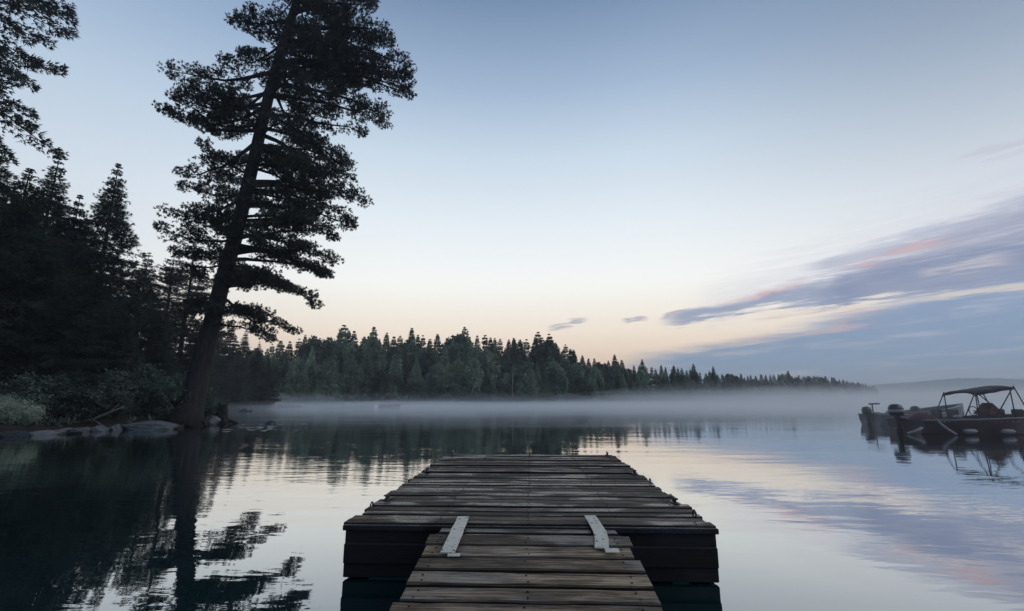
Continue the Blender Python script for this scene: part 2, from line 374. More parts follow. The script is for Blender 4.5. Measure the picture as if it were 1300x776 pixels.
# distant hills
hillm, k, o = mat('distant wooded hill'); g = k.n('ShaderNodeNewGeometry').outputs['Position']
nn = k.noise(g, .02, 6, .7); pr = princ(k, k.mix(nn, (.012, .030, .045), (.035, .072, .095)), .95, 0, .1)  # blue of the distance haze is mixed into the hill colour
k.t.links.new(pr.outputs[0], o.inputs[0])
D = 1500.0; V, F = [], []; xs = np.linspace(-500, 3600, 900); prof = []
for x in xs:
    pxx = CX + 0; d = np.array([x, D, 0]); X = d @ RT; Z = d @ FW; 
    px = CX + PXF*X/Z
    el_ = np.interp(px, [900, 1040, 1112, 1150, 1200, 1235, 1300, 1400, 1700, 2400], [494, 491, 489, 486.5, 482, 480.3, 481.5, 484, 478, 480])
    z = HC + (D/(ray(px, el_)[1]))*ray(px, el_)[2]
    prof.append(z + 1.2*sin(x*.21)+.9*sin(x*.57+1)+random.uniform(-1.0, 1.2))
for j, (fy, fz) in enumerate(((-350, -.02), (-200, .35), (-80, .8), (0, 1.0), (200, .7), (500, -.02))):
    for i, x in enumerate(xs): V.append((x+0, D+fy, prof[i]*fz + (random.uniform(-1, 1) if 0 < j < 5 and j != 3 else 0)))
for j in range(5):
    for i in range(len(xs)-1): F.append((j*900+i, j*900+i+1, (j+1)*900+i+1, (j+1)*900+i))
tag(npmesh('distant_hills', V, F, hillm, smooth=True), kind='structure')
# land behind and beneath the viewer where the gangway lands
V = []; gx, gy = np.meshgrid(np.linspace(-14, 14, 60), np.linspace(-30, 1.2, 60))
zz = np.where(gy < -.2, .25+(-.2-gy)*.12, .25-(gy+.2)*.55)+.05*hnoise(gx, gy, 1.5, 5)
I = np.arange(3600).reshape(60, 60); F = np.stack([I[:-1, :-1].ravel(), I[:-1, 1:].ravel(), I[1:, 1:].ravel(), I[1:, :-1].ravel()], 1)
tag(npmesh('landing_ground', np.stack([gx.ravel(), gy.ravel(), zz.ravel()], 1), F, M['soil'], smooth=True), kind='structure')
# ------------------------------------------------------------ dock
DZ = .392; DX = -.03; DW = 2.8; DY0, DY1 = 3.83, 8.42
dock = empty('floating_dock', (DX, DY0, 0))
tag(dock, 'wide dark plank swim dock floating on the lake at the end of the gangway', 'dock')
b = MB(); y = .0; pitch = .152
nb = int((DY1-DY0)/pitch)
for i in range(nb):
    yy = .07 + i*pitch; a = random.random(); wdt = .126+random.uniform(-.008, .004)
    e0, e1 = random.uniform(-.02, .03), random.uniform(-.02, .03); x0, x1 = -DW/2-e0, DW/2+e1
    tilt = random.uniform(-.035, .035); dz = random.uniform(-.008, .008); bow = random.uniform(-.004, .006)
    # plank with small arris, slightly cupped and bowed along its length
    nS = 9; V = []; 
    for q in range(nS):
        s = q/(nS-1); X = x0+(x1-x0)*s; bz = bow*sin(pi*s)*1.0+dz+random.uniform(-.0015, .0015); wj = random.uniform(-.003, .003)
        h = wdt/2+wj; top = DZ+bz
        for (ly, lz) in ((-h, -.038), (-h, -.006), (-h+.006, 0), (-h*.4, -.0015), (h*.4, -.0015), (h-.006, 0), (h, -.006), (h, -.038)):
            V.append((X, yy+ly, top+lz+tilt*ly))
    F = [(q*8+j, q*8+(j+1) % 8, q*8+8+(j+1) % 8, q*8+8+j) for q in range(nS-1) for j in range(8)]
    F = [f[::-1] for f in F] + [tuple(range(8)), tuple(range((nS-1)*8+7, (nS-1)*8-1, -1))]
    b.add(V, F, a)
    for nx in (-1.27, -.7, 0, .7, 1.27):
        for ny in (-.032, .034):
            xx = nx+random.uniform(-.012, .012); b.lathe((xx, yy+ny+random.uniform(-.006, .006), DZ+dz+bow*.8+tilt*ny-.002), [(.0055, 0), (.0055, .0042), (.003, .005)], 7, a=5.0)
b.build('deck_planks', M['deck'], dock)
L = DY1-DY0
b = MB(); zt = DZ-.045
b.box((0, .012, (zt+.012)/2), (DW-.02, .045, zt-.012), bev=.006)
b.box((0, L-.03, (zt+.012)/2), (DW-.02, .045, zt-.012), bev=.006)
for s in (-1, 1): b.box((s*(DW/2-.035), L/2, (zt+.018)/2-.003), (.045, L-.08, zt-.024), bev=.006)
for x in (-.7, 0, .7): b.box((x, L/2, zt-.08), (.05, L-.1, .15))
b.build('side_frame', M['fascia'], dock)
b = MB(); b.box((0, -.020, DZ-.026), (DW+.012, .03, .04), bev=.005); b.build('edge_trim', M['deck'], dock)
b = MB(); b.box((0, -.022, .185), (DW-.024, .022, .145), bev=.008, a=.37); b.build('bumper_board', M['fascia'], dock)
for x, wd_ in ((-1.05, .30), (1.12, .12), (0, .5)):
    b = MB(); b.box((x, L/2, -.035), (wd_, L-.02, .12), bev=.015); b.build('float', M['float'] , dock)
for x, y in ((-1.33, .85), (1.33, .80), (-1.33, 2.6), (1.33, 2.5), (-1.3, L-.12), (1.3, L-.12), (0, L-.10)):
    b = MB(); b.box((x, y, DZ+.008), (.05, .16, .012), bev=.003)
    for s in (-1, 1): b.tube([(x, y+s*.03, DZ+.005), (x, y+s*.03, DZ+.045)], .011, 8)
    b.tube([(x, y-.11, DZ+.058), (x, y-.06, DZ+.048), (x, y+.06, DZ+.048), (x, y+.11, DZ+.058)], [.006, .011, .011, .006], 8)
    b.build('cleat', M['steel'], dock, True)
for x, y in ((1.36, .35), (-1.38, .55), (1.38, 1.9)):      # mooring rings hanging on the side
    b = MB(); pts = [(x, y+.04*cos(t), DZ-.0+.04*sin(t)) for t in np.linspace(0, 2*pi, 14)]; b.tube(pts, .007, 6, cap=False)
    b.box((x, y, DZ-.045), (.02, .07, .05), bev=.004); b.build('mooring_ring', M['steel'], dock, True)
# gangway, sloping down towards the land
gang = empty('gangway', (DX, 3.42, 0)); tag(gang, 'narrow worn plank gangway leading up from the shore to the wide dock', 'gangway')
slope = .135; rz = lambda d: DZ+.035-slope*d   # d = distance back from the upper end
b = MB(); d = .0; i = 0; rot = np.array([[1, 0, 0], [0, cos(math.atan(slope)), -sin(math.atan(slope))], [0, sin(math.atan(slope)), cos(math.atan(slope))]])
while d < 3.1:
    wdt = random.choice((.135, .14, .145, .15)); yy = -d-wdt/2; a = random.random(); hw = .655+random.uniform(-.012, .02); hw2 = .655+random.uniform(-.012, .02)
    tilt = random.uniform(-.05, .05); V = []; nS = 9; bow = random.uniform(-.006, .004)
    for q in range(nS):
        s = q/(nS-1); X = -hw+(hw+hw2)*s; h = wdt/2+random.uniform(-.003, .003); bz = bow*sin(pi*s)+random.uniform(-.0015, .0015)
        for (ly, lz) in ((-h, -.04), (-h, -.008), (-h+.008, 0), (-h*.4, -.002), (h*.4, -.002), (h-.008, 0), (h, -.008), (h, -.04)):
            V.append((X, yy+ly, rz(-(yy+ly))+lz+bz+tilt*ly))
    F = [(q*8+j, q*8+(j+1) % 8, q*8+8+(j+1) % 8, q*8+8+j) for q in range(nS-1) for j in range(8)]
    F = [f[::-1] for f in F] + [tuple(range(8)), tuple(range((nS-1)*8+7, (nS-1)*8-1, -1))]
    b.add(V, F, a)
    for nx in (-.58, 0, .58):
        for ny in (-.034, .034):
            zc = rz(-(yy+ny)); b.lathe((nx+random.uniform(-.012, .012), yy+ny+random.uniform(-.006, .006), zc+tilt*ny+bow*(.95 if nx == 0 else .2)-.003), [(.0055, 0), (.0055, .0052), (.003, .006)], 7, a=5.0)
    d += wdt+random.choice((.014, .02, .026)); i += 1
b.build('gangway_planks', M['ramp'], gang)
b = MB()
for x in (-.58, 0, .58):
    b.box((x, -1.5, rz(1.5)-.135), (.05, 3.15, .17), rot=rot)
b.box((0, .07, DZ-.10), (1.32, .05, .14), bev=.006)
b.build('stringer', M['fascia'], gang)
b = MB(); b.box((0, .17, DZ-.04), (1.34, .13, .035), bev=.006, a=.3); b.box((0, .325, DZ-.035), (1.30, .12, .035), bev=.006, a=.6)
b.build('joining_board', M['deck'], gang)
def strap(path, wd, th=.008):
    b = MB(); V = []; n = len(path)
    for i, p in enumerate(path):
        p = np.array(p); t = np.array(path[min(i+1, n-1)])-np.array(path[max(i-1, 0)]); t = t/np.linalg.norm(t); s = np.cross(t, (0, 0, 1)); s /= np.linalg.norm(s); u = np.cross(s, t)
        for a_, c_ in ((-1, 0), (1, 0), (1, 1), (-1, 1)): V.append(p+s*a_*wd/2+u*c_*th)
    F = [(i*4+j, i*4+(j+1) % 4, i*4+4+(j+1) % 4, i*4+4+j) for i in range(n-1) for j in range(4)] + [(3, 2, 1, 0), tuple(range(n*4-4, n*4))]
    b.add(V, F); return b
def surf(y):
    if y >= 3.80: return DZ+.014
    if y >= 3.44: return DZ+.014+.036*(3.80-y)/.36
    return rz(3.42-y)+.012
def onramp(px, py):
    p = G(px, py, DZ+.02)
    for _ in range(8): p = G(px, py, surf(p[1]))
    return (p[0]-DX, p[1]-3.42, p[2])
def strap_path(pts):
    q = [onramp(*p) for p in pts]; out = []
    for a_, b_ in zip(q[:-1], q[1:]):
        for t in (0, .25, .5, .75): y_ = a_[1]+(b_[1]-a_[1])*t; out.append((a_[0]+(b_[0]-a_[0])*t, y_, surf(y_+3.42)+random.uniform(0, .002)))
    return out+[q[-1]]
o = strap(strap_path([(588, 657), (579, 679), (568, 703)]), .088).build('strap', M['strap'], gang); o['label'] = 'straight chipped pale strap on the left'
o = strap(strap_path([(749, 656), (755, 665), (761, 675), (764, 686), (764, 697)]), .088).build('strap', M['strap'], gang); o['label'] = 'bent chipped pale strap on the right'
q = onramp(777, 700); b = MB(); b.box((q[0], q[1], q[2]+.004), (.085, .055, .008), rot=rot, bev=.002); b.build('strap_end', M['strap'], gang)
q = onramp(574, 704); b = MB(); b.box((q[0]+.01, q[1], q[2]-.003), (.075, .035, .008), rot=rot, bev=.002); b.build('strap_end', M['strap'], gang)
# ------------------------------------------------------------ trees
def trunk_mesh(pts, rad, n=10, jit=.06):
    b = MB(); b.tube(pts, rad, n)
    return b
def crown_tufts(H, Rr, base, dens, droop, up, prof, kbl, ln, wd, spread, nlev, nbr, lat=.38, thick=.12, branchr=None, drop=.1, gap=.0, inner=.12):
    cs, ds = [], []; wood_ = MB() if branchr else None
    for i in range(nlev):
        f = ((i+rng.uniform(0, .8))/nlev)**.78*.995; h = H*(base+(1-base)*f)
        r = Rr*prof(f)
        if rng.random() < gap: continue
        a0 = rng.uniform(0, 2*pi)
        for j in range(nbr):
            if rng.random() < drop and f < .72: continue
            a = a0+2*pi*j/nbr+rng.uniform(-.35, .35); Lb = r*rng.uniform(.62, 1.12)+.10*(1-f)
            dr = droop*rng.uniform(.6, 1.4)*(1-.5*f) ; u = up*rng.uniform(.6, 1.3)
            m_ = max(4, int(dens*Lb*(.35+lat*Lb)))
            s = rng.uniform(0, 1, m_)**.7*(1-inner)+inner; s = s if f < .72 else s*rng.uniform(.3, 1, m_); wv = (lat*Lb*np.sin(np.clip(s, 0, 1)*pi*.86+.25)+.05); l = rng.uniform(-1, 1, m_)*wv
            o = np.array([cos(a), sin(a), 0]); t = np.array([-sin(a), cos(a), 0])
            z = h - dr*Lb*s + u*Lb*s*s + rng.normal(size=m_)*thick*Lb*.35 - np.abs(l)*.15
            c = o*(s*Lb)[:, None] + t*l[:, None]; c[:, 2] = z
            d = o[None, :]*1.0 + t*np.sign(l)[:, None]*.7; d = d.copy(); d[:, 2] = -dr*.4+u*s*.8
            cs.append(c); ds.append(d)
            if wood_ is not None and Lb > .5:
                P_ = [o*(q*Lb)+np.array([0, 0, h-dr*Lb*q+u*Lb*q*q]) for q in (0, .35, .7, .97)]
                wood_.tube(P_, [branchr*Lb, branchr*Lb*.7, branchr*Lb*.4, branchr*.1*Lb], 4, cap=False)
    c = np.concatenate(cs); d = np.concatenate(ds)
    V, F = blades(c, d, kbl, ln*(.36+.64*np.clip((H-c[:, 2])/(H*.26), 0, 1)), wd, spread)
    return V, F, wood_
def conifer_proto(name, H, Rr, base, fol, brk, tr, **kw):
    root = empty(name)
    V, F, wd_ = crown_tufts(H, Rr, base, **kw)
    b = MB(); b.tube([(0, 0, -.8), (0, 0, 0.2), (0.02, 0, H*.3), (-.02, .02, H*.65), (0, 0, H*.985)], [tr*1.35, tr, tr*.75, tr*.42, .012], 9)
    if wd_ is not None: b.v_off = len(b.v); b.f += [tuple(i+b.v_off for i in f) for f in wd_.f]; b.v += wd_.v; b.a += wd_.a
    b.build('trunk', brk, root, True)
    npmesh('crown', V, F, fol, root)
    return root
spr = lambda f: (1-f)**.85*(.55+.45*min(1, f*6+.35))
pin = lambda f: (1-f)**.6*(.75+.25*sin(f*23))*(.6+.4*min(1, f*4+.3))
H0 = 14.0
near_protos = []
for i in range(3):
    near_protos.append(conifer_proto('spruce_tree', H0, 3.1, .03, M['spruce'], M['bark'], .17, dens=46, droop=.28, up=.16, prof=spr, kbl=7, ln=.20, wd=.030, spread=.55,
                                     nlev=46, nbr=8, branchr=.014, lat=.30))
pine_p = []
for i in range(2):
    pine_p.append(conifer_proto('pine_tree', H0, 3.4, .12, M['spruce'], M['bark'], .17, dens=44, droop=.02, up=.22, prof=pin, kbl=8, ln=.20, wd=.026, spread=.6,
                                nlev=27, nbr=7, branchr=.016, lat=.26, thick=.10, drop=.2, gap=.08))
hem = conifer_proto('hemlock_tree', H0, 2.9, .47, M['spruce'], M['bark'], .22, dens=105, droop=.50, up=.22, prof=lambda f: (1-.55*f)**.8*(1-f**4), kbl=7, ln=.12, wd=.024, spread=.5,
                    nlev=15, nbr=9, branchr=.013, lat=.16, thick=.05, drop=.12)
print('shore Y', [round(float(q[1]), 1) for q in shore])
used = set()
def place(proto, x, y, z, s, rz, label=None, cat='tree', group=None, sxy=1.0):
    if id(proto) in used: r = copy_tree(proto)
    else: r = proto; used.add(id(proto))
    r.location = (float(x), float(y), float(z)); r.scale = (s*sxy, s*sxy, s); r.rotation_euler = (0, 0, rz)
    tag(r, label, cat, group); return r
def gz_at(x, y): return float(bank_z(x, y)[0])
def near_tree(proto, px, py, Y, label, h0=H0, sxy=1.0, rz=None, group='conifers on the near left bank'):
    t = P(px, py, Y); g = max(gz_at(t[0], Y), .1); s = (t[2]-g)/h0
    return place(proto, t[0], Y, g-.1, s, rng.uniform(0, 6.28) if rz is None else rz, label, 'tree', group, sxy)
NTREES = [
 (hem, -28, -230, 19.5, 'tall hemlock whose layered boughs reach into the top left corner', 1.0),
 (near_protos[0], -8, 150, 21.5, 'dark spruce filling the left edge below the overhanging boughs', 1.7),
 (near_protos[1], 40, 208, 21, 'broad dark spruce just right of the left edge', 1.6),
 (near_protos[2], 76, 197, 24, 'pointed narrow spruce between the left edge trees and the tall tiered spruce', 1.4),
 (near_protos[0], 103, 243, 25, 'small pointed spruce tucked just left of the tall tiered spruce', 1.3),
 (near_protos[1], 152, 202, 27, 'tall spruce with tiered boughs standing clear against the sky left of the leaning pine', 1.15),
 (pine_p[0], 250, 292, 36, 'slender airy pine just left of the leaning trunk', 1.3),
 (near_protos[2], 190, 318, 30, 'short spruce between the tall tiered spruce and the leaning pine', 1.5),
 (pine_p[1], 222, 320, 33, 'slim thin pine between the tall tiered spruce and the leaning trunk', 1.6),
 (near_protos[2], 128, 330, 21.5, 'low spruce in front of the tall tiered spruce', 1.7),
 (near_protos[0], 62, 320, 21.0, 'low broad spruce in front row above the bank rocks', 1.3),
 (near_protos[1], 252, 405, 34, 'dark low spruce behind the base of the leaning pine', 1.5),
 (near_protos[2], 205, 400, 26, 'low dense spruce above the flat rock slab', 1.6),
 (near_protos[0], 160, 390, 23.5, 'low dense spruce behind the leafy shrub by the fallen branch', 1.6),
 (near_protos[1], -60, 110, 22, 'dark spruce outside the left edge with only its right boughs in view', 1.3),
 (near_protos[2], 10, 330, 20.5, 'low dark spruce behind the pale shrub in the left corner', 1.2),
 (near_protos[2], 100, 370, 30, 'spruce deep in the shade of the left forest', 1.5),
 (near_protos[0], -150, 120, 19, 'tall dark spruce left of the frame seen in the water', 1.3),
]
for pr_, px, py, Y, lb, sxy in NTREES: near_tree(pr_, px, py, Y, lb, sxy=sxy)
for pr_, px, py, Y, sx_, lb in ((near_protos[0], 276, 372, 66, 1.0, 'dark pointed spruce just right of the leaning trunk'), (near_protos[1], 268, 430, 60, 1.25, 'low dark spruce nearest the right side of the leaning trunk'),
    (near_protos[2], 296, 400, 68, 1.0, 'dark pointed spruce, second right of the leaning trunk'), (near_protos[1], 313, 415, 69, 1.05, 'dark pointed spruce above the mist, third right of the leaning trunk'),
    (near_protos[0], 303, 446, 64, 1.3, 'low broad spruce at the water in front of the pointed spruces'), (near_protos[2], 330, 432, 70, 1.1, 'small dark spruce, second from the right end of the near bank'),
    (near_protos[1], 343, 452, 71, 1.2, 'small dark spruce farthest right on the near bank'), (near_protos[2], 284, 448, 61, 1.3, 'low dark spruce behind the tree stump')):
    near_tree(pr_, px, py, Y, lb, sxy=sx_)
# ---- the leaning hero pine
TY = 22.8
hero = empty('leaning_pine_tree', (*P(238, 534, TY)[:2], .2)); tag(hero, 'huge leaning pine with clumped boughs rising from the bank beside the stump', 'tree')
HB = np.array(hero.location)
tp = [(232, 542), (243, 515), (254, 470), (268, 415), (283, 355), (299, 300), (311, 250), (322, 205), (332, 160), (344, 110), (358, 60), (376, 5), (392, -50), (402, -110), (408, -170)]
tw = [44, 29, 24, 20.5, 18, 16.5, 15, 14, 13, 12, 11, 9.5, 8, 5, 2]
TPW = []
for i, (x, y) in enumerate(tp): TPW.append(P(x, y, TY+.5*sin(i*.7)) - HB)
rad = [tw[i]/2*np.linalg.norm((P(tp[i][0], tp[i][1], TY)-[0, 0, HC]))/math.hypot(PXF, math.hypot(tp[i][0]-CX, tp[i][1]-CY)) for i in range(len(tp))]
b = MB(); b.tube(TPW, rad, 14)
for a in np.linspace(0, 2*pi, 7)[:-1]:      # root flare
    e = np.array([cos(a), sin(a), 0]); p0 = TPW[1]; b.tube([p0+e*.2+[0, 0, .2], p0*[1, 1, 0]+e*.55+[0, 0, .12], p0*[1, 1, 0]+e*.9+[0, 0, -.15]], [.22, .13, .05], 6)
b.build('trunk', M['bark'], hero, True)
env = [  # y on trunk, left tip, right tip
 (-150, (385, -150), (440, -140)), (-100, (350, -90), (470, -85)), (-50, (320, -40), (500, -35)), (0, (300, 12), (492, 12)), (35, (296, 45), (482, 45)), (65, (268, 62), (512, 88)), (100, (198, 108), (506, 100)), (135, (204, 158), (490, 178)),
 (170, (210, 168), (440, 200)), (210, (220, 214), (432, 228)), (250, (214, 255), (462, 268)), (290, (208, 298), (452, 300)), (330, (212, 322), (430, 360)),
 (370, (232, 368), (392, 402)), (410, (240, 400), (386, 428))]
ey = [e[0] for e in env]; ty = [p_[1] for p_ in tp]
def trunk_at(y):
    return np.array([np.interp(-y, [-v for v in ty], [q[i] for q in TPW]) for i in range(3)])
wd_ = MB(); cc, dd = [], []
def clump(c, r, n, out, flat=.62):
    v = rng.normal(size=(n, 3)); v /= np.linalg.norm(v, axis=1, keepdims=True); v *= (rng.uniform(0.15, 1, (n, 1))**.5)*r; v[:, 2] *= flat
    cc.append(c+v); dd.append(v*[1, 1, 1.2]+out*r*.6+[0, 0, .12*r])
nB = 158
for i in range(nB):
    y = -165+(418+165)*((i+rng.uniform(0, 1))/nB)
    lt = np.array([np.interp(y, ey, [e[1][k] for e in env]) for k in (0, 1)]); rt_ = np.array([np.interp(y, ey, [e[2][k] for e in env]) for k in (0, 1)])
    a = rng.uniform(0, 2*pi) if i % 3 else (rng.normal()*.35 + (pi if i % 2 else 0))
    p0 = trunk_at(y); wl = P(*lt, TY)-HB-p0; wr = P(*rt_, TY)-HB-p0
    ca = cos(a); side = wr*1.13 if ca > 0 else wl*1.03; Lm = (np.linalg.norm(wl)+np.linalg.norm(wr))*.45*(.62 if sin(a) < 0 else .9)
    k_ = rng.uniform(.62, .96) if rng.random() < .7 else rng.uniform(.35, .7)
    if y > 392 and ca < 0 and rng.random() < .6: continue
    end = p0 + side*abs(ca)*k_ + np.array([0, 1, .0])*sin(a)*Lm*k_ + [0, 0, rng.normal()*.55]
    Lb = np.linalg.norm(end-p0); dirv = (end-p0)/Lb
    sag = -.10*Lb if ca < .1 else .06*Lb
    pts = [p0+(end-p0)*s + np.array([0, 0, 1])*sag*math.sin(pi*s) + np.array([rng.normal(), rng.normal(), rng.normal()])*.05*s*Lb*.4 for s in np.linspace(0, 1, 7)]
    wd_.tube(pts, [.022*Lb+.02, .018*Lb+.016, .014*Lb+.013, .011*Lb+.01, .008*Lb+.008, .012+.004*Lb, .008], 5, cap=False)
    side_v = np.cross(dirv, [0, 0, 1]); side_v /= np.linalg.norm(side_v)
    s = .22 if Lb > 3 else .15; tog = 1
    while s < 1.0:
        q = np.array([np.interp(s, np.linspace(0, 1, 7), [p_[k] for p_ in pts]) for k in range(3)])
        sl_ = (.24*Lb*(1-s)**.6+.32)*rng.uniform(.5, 1.1); o_ = dirv*.75+side_v*tog*.8+np.array([0, 0, rng.uniform(-.05, .28)]); o_ /= np.linalg.norm(o_)
        e = q+o_*sl_
        wd_.tube([q, (q+e)/2+[0, 0, .03], e], [.018, .013, .006], 4, cap=False)
        if rng.random() < .93:
            clump(e, rng.uniform(.30, .50), int(rng.uniform(20, 38)), o_)
            if sl_ > .7: clump(q+o_*sl_*.55+rng.normal(size=3)*.08, rng.uniform(.25, .42), int(rng.uniform(18, 34)), o_)
            if sl_ > 1.1: 
                for _ in range(2): clump(e+side_v*rng.normal()*.4-dirv*rng.uniform(0, .5)+[0, 0, .05], rng.uniform(.22, .38), 24, o_)
        s += rng.uniform(.22, .48)/Lb*1.0; tog = -tog
    clump(pts[-1], rng.uniform(.25, .4), 22, dirv)
V, F = blades(np.concatenate(cc), np.concatenate(dd), 12, .14, .032, .75)
print('hero blades', len(F))
wd_.build('limbs', M['bark'], hero, True); npmesh('crown', V, F, M['pine'], hero)
# bare dead twigs low on the trunk
# ---- deciduous shrubs
def shrub_proto(name, r, h, n_stem, fol, ln=.10, wd=.06, dens=90, brk=None):
    root = empty(name); b = MB(); c_, d_ = [], []
    for i in range(n_stem):
        a = rng.uniform(0, 2*pi); rr = r*rng.uniform(.35, 1.0); hh = h*rng.uniform(.5, 1.05)*(1-.35*rr/r)
        e = np.array([cos(a)*rr, sin(a)*rr, hh]); m_ = e*[.45, .45, .6]
        b.tube([(cos(a)*.05, sin(a)*.05, -.1), m_, e], [.03, .018, .006], 5, cap=False)
        for s in np.linspace(.3, 1, 7):
            q = m_*(1-s)+e*s if s > .5 else m_*s*2*.9
            for _ in range(2):
                cl = q+rng.normal(size=3)*r*.13; k = int(dens*.12); v = rng.normal(size=(k, 3))*r*.10*[1, 1, .55]
                c_.append(cl+v); d_.append(v+[0, 0, .05]+rng.normal(size=(k, 3))*.1)
    V, F = blades(np.concatenate(c_), np.concatenate(d_), 2, ln, wd, .8)
    b.build('stem', brk or M['bark'], root, True); npmesh('foliage', V, F, fol, root); return root
sh1 = shrub_proto('leafy_shrub', 1.5, 3.0, 26, M['leaf'], .13, .075, 130)
sh2 = shrub_proto('pale_shrub', 1.1, 1.35, 30, M['paleleaf'], .10, .035, 150, M['dead'])
def shrub(proto, px, py, Y, s, lab, cat='shrub', grp='shrubs along the near bank', sz=1.0):
    p = P(px, py, Y); z = max(gz_at(p[0], Y), .05)
    r = place(proto, p[0], Y, z-.05, s, rng.uniform(0, 6), lab, cat, grp); r.scale = (s, s, s*sz)
shrub(sh2, 12, 550, 18.3, .85, 'pale grey green shrub at the waterline in the left corner')
shrub(sh2, 62, 545, 20.3, .45, 'small pale shrub between the corner shrub and the fallen branch')
for px, Y, s, sz, lab in ((112, 20.8, .9, .95, 'tall leafy shrub behind the fallen branch'), (142, 21.3, .45, 1.0, 'low leafy shrub at the right end of the fallen branch'),
    (75, 20.3, .7, .85, 'leafy shrub left of the fallen branch under the spruces'), (190, 24, 1.0, 1.0, 'leafy shrub above the flat rock slab'),
    (222, 23.3, .8, 1.2, 'leafy shrub against the left side of the leaning trunk'), (30, 19.4, .8, .9, 'tall leafy shrub behind the pale corner shrub'),
    (262, 25.5, .55, .9, 'twiggy shrub just right of the leaning trunk'), (165, 23, .75, 1.0, 'leafy shrub between the fallen branch and the flat slab')):
    shrub(sh1, px, 540, Y, s, lab, sz=sz)
# ---- rocks
def rock(name, px, py, z, dims, m, lab, cat='rock', grp=None, seed=0, rz=0.0):
    r = np.random.default_rng(seed); nu, nv = 44, 28; V = []; pl = [(v/np.linalg.norm(v), r.uniform(.5, .95)) for v in r.normal(size=(15, 3))]
    an = [(v, r.uniform(0, 6)) for v in r.normal(size=(10, 3))*[6, 6, 9]]
    for j in range(nv+1):
        th = pi*j/nv
        for i in range(nu):
            ph = 2*pi*i/nu; d = np.array([sin(th)*cos(ph), sin(th)*sin(ph), cos(th)]); k = 1.0
            for n_, h in pl:
                dn = d @ n_
                if dn > 0: k = min(k, h/dn)
            k *= 1+.012*sum(math.sin(float(d @ v_)+o_) for v_, o_ in an)+.02*r.normal()*sin(th)
            V.append(d*k*np.array(dims)/2)
    F = [(j*nu+i, (j+1)*nu+i, (j+1)*nu+(i+1) % nu, j*nu+(i+1) % nu) for j in range(nv) for i in range(nu)]
    b = MB(); b.add(V, F); g = G(px, py, z); o = b.build(name, m, None, False, g); o.rotation_euler = (0, 0, rz); tag(o, lab, cat, grp); return o
GRP = 'rocks at the waterline'
rock('flat_rock', 187, 543, .08, (3.3, 1.7, .70), M['rock'], 'long pale flat slab sloping into the water left of the leaning pine', 'rock', GRP, 3, .1)
rock('boulder', 266, 537, .1, (1.15, .9, .75), M['rock'], 'pale rounded boulder between the leaning pine and the stump', 'rock', GRP, 5)
for i, (px, py, dm, mm, lb) in enumerate((
    (14, 553, (1.3, .7, .35), 'rock2', 'low dark wet rock in front of the pale corner shrub'), (45, 551, (1.4, .7, .32), 'rock', 'low grey ledge just right of the pale corner shrub'),
    (78, 549, (1.3, .7, .38), 'rock', 'grey ledge rock below the small pale shrub'), (103, 547, (.9, .6, .36), 'rock', 'small grey rock under the fallen branch'),
    (128, 546, (1.0, .7, .40), 'rock', 'angular grey rock at the left end of the flat slab'), (145, 545, (.7, .5, .55), 'rock', 'upright grey rock touching the flat slab'),
    (228, 541, (.9, .7, .35), 'rock2', 'dark wet rock under the leaning trunk'), (248, 540, (.8, .6, .3), 'rock2', 'dark wet rock beside the pale boulder'),
    (30, 549, (.8, .5, .5), 'rock', 'small grey rock half hidden by the pale corner shrub'), (92, 549, (.7, .4, .25), 'rock2', 'small dark rock in the water below the fallen branch'))):
    rock('shore_rock', px, py, .05, dm, M[mm], lb, 'rock', GRP, 20+i, i*.7)
rock('water_rock', 343, 538, .0, (.75, .5, .35), M['rock2'], 'small dark rock standing alone in the water right of the stump', 'rock', 'rocks out in the water', 41)
rock('water_rock', 309, 522.5, .0, (1.0, .6, .65), M['rock2'], 'dark rock far out in the mist, the larger of the pair', 'rock', 'rocks out in the water', 42)
rock('water_rock', 317, 522.5, .0, (.6, .5, .40), M['rock2'], 'dark rock far out in the mist, the smaller of the pair', 'rock', 'rocks out in the water', 43)
rock('stump_islet', 285, 537, .0, (2.0, 1.1, .30), M['rock2'], 'low dark root mound in the water under the stump', 'rock', GRP, 44)
# stump with jagged top
g = G(281, 535, .12); b = MB(); nS = 12; V = []
for j, (z, r) in enumerate(((-.3, .42), (0, .34), (.3, .27), (.65, .23), (.85, .22))):
    for i in range(nS):
        a = 2*pi*i/nS; zz_ = z + ((.16*max(0, cos(2*a)) + .03*sin(5*a)) if j == 4 else 0); rr = r*(1+.12*sin(3*a+j))
        V.append((cos(a)*rr*1.1, sin(a)*rr, zz_))
F = [(j*nS+i, j*nS+(i+1) % nS, (j+1)*nS+(i+1) % nS, (j+1)*nS+i) for j in range(4) for i in range(nS)] 
V.append((0, 0, .7)); F += [(4*nS+i, 4*nS+(i+1) % nS, 5*nS) for i in range(nS)]
b.add([tuple(v) for v in V], [f for f in F])
for a in (0.3, 2.5, 4.2, 5.5): b.tube([(cos(a)*.2, sin(a)*.2, .1), (cos(a)*.55, sin(a)*.5, -.02), (cos(a)*.95, sin(a)*.8, -.18)], [.10, .06, .03], 6)
tag(b.build('tree_stump', M['stump'], None, True, g), 'dark jagged tree stump standing at the water edge right of the big pine', 'stump')
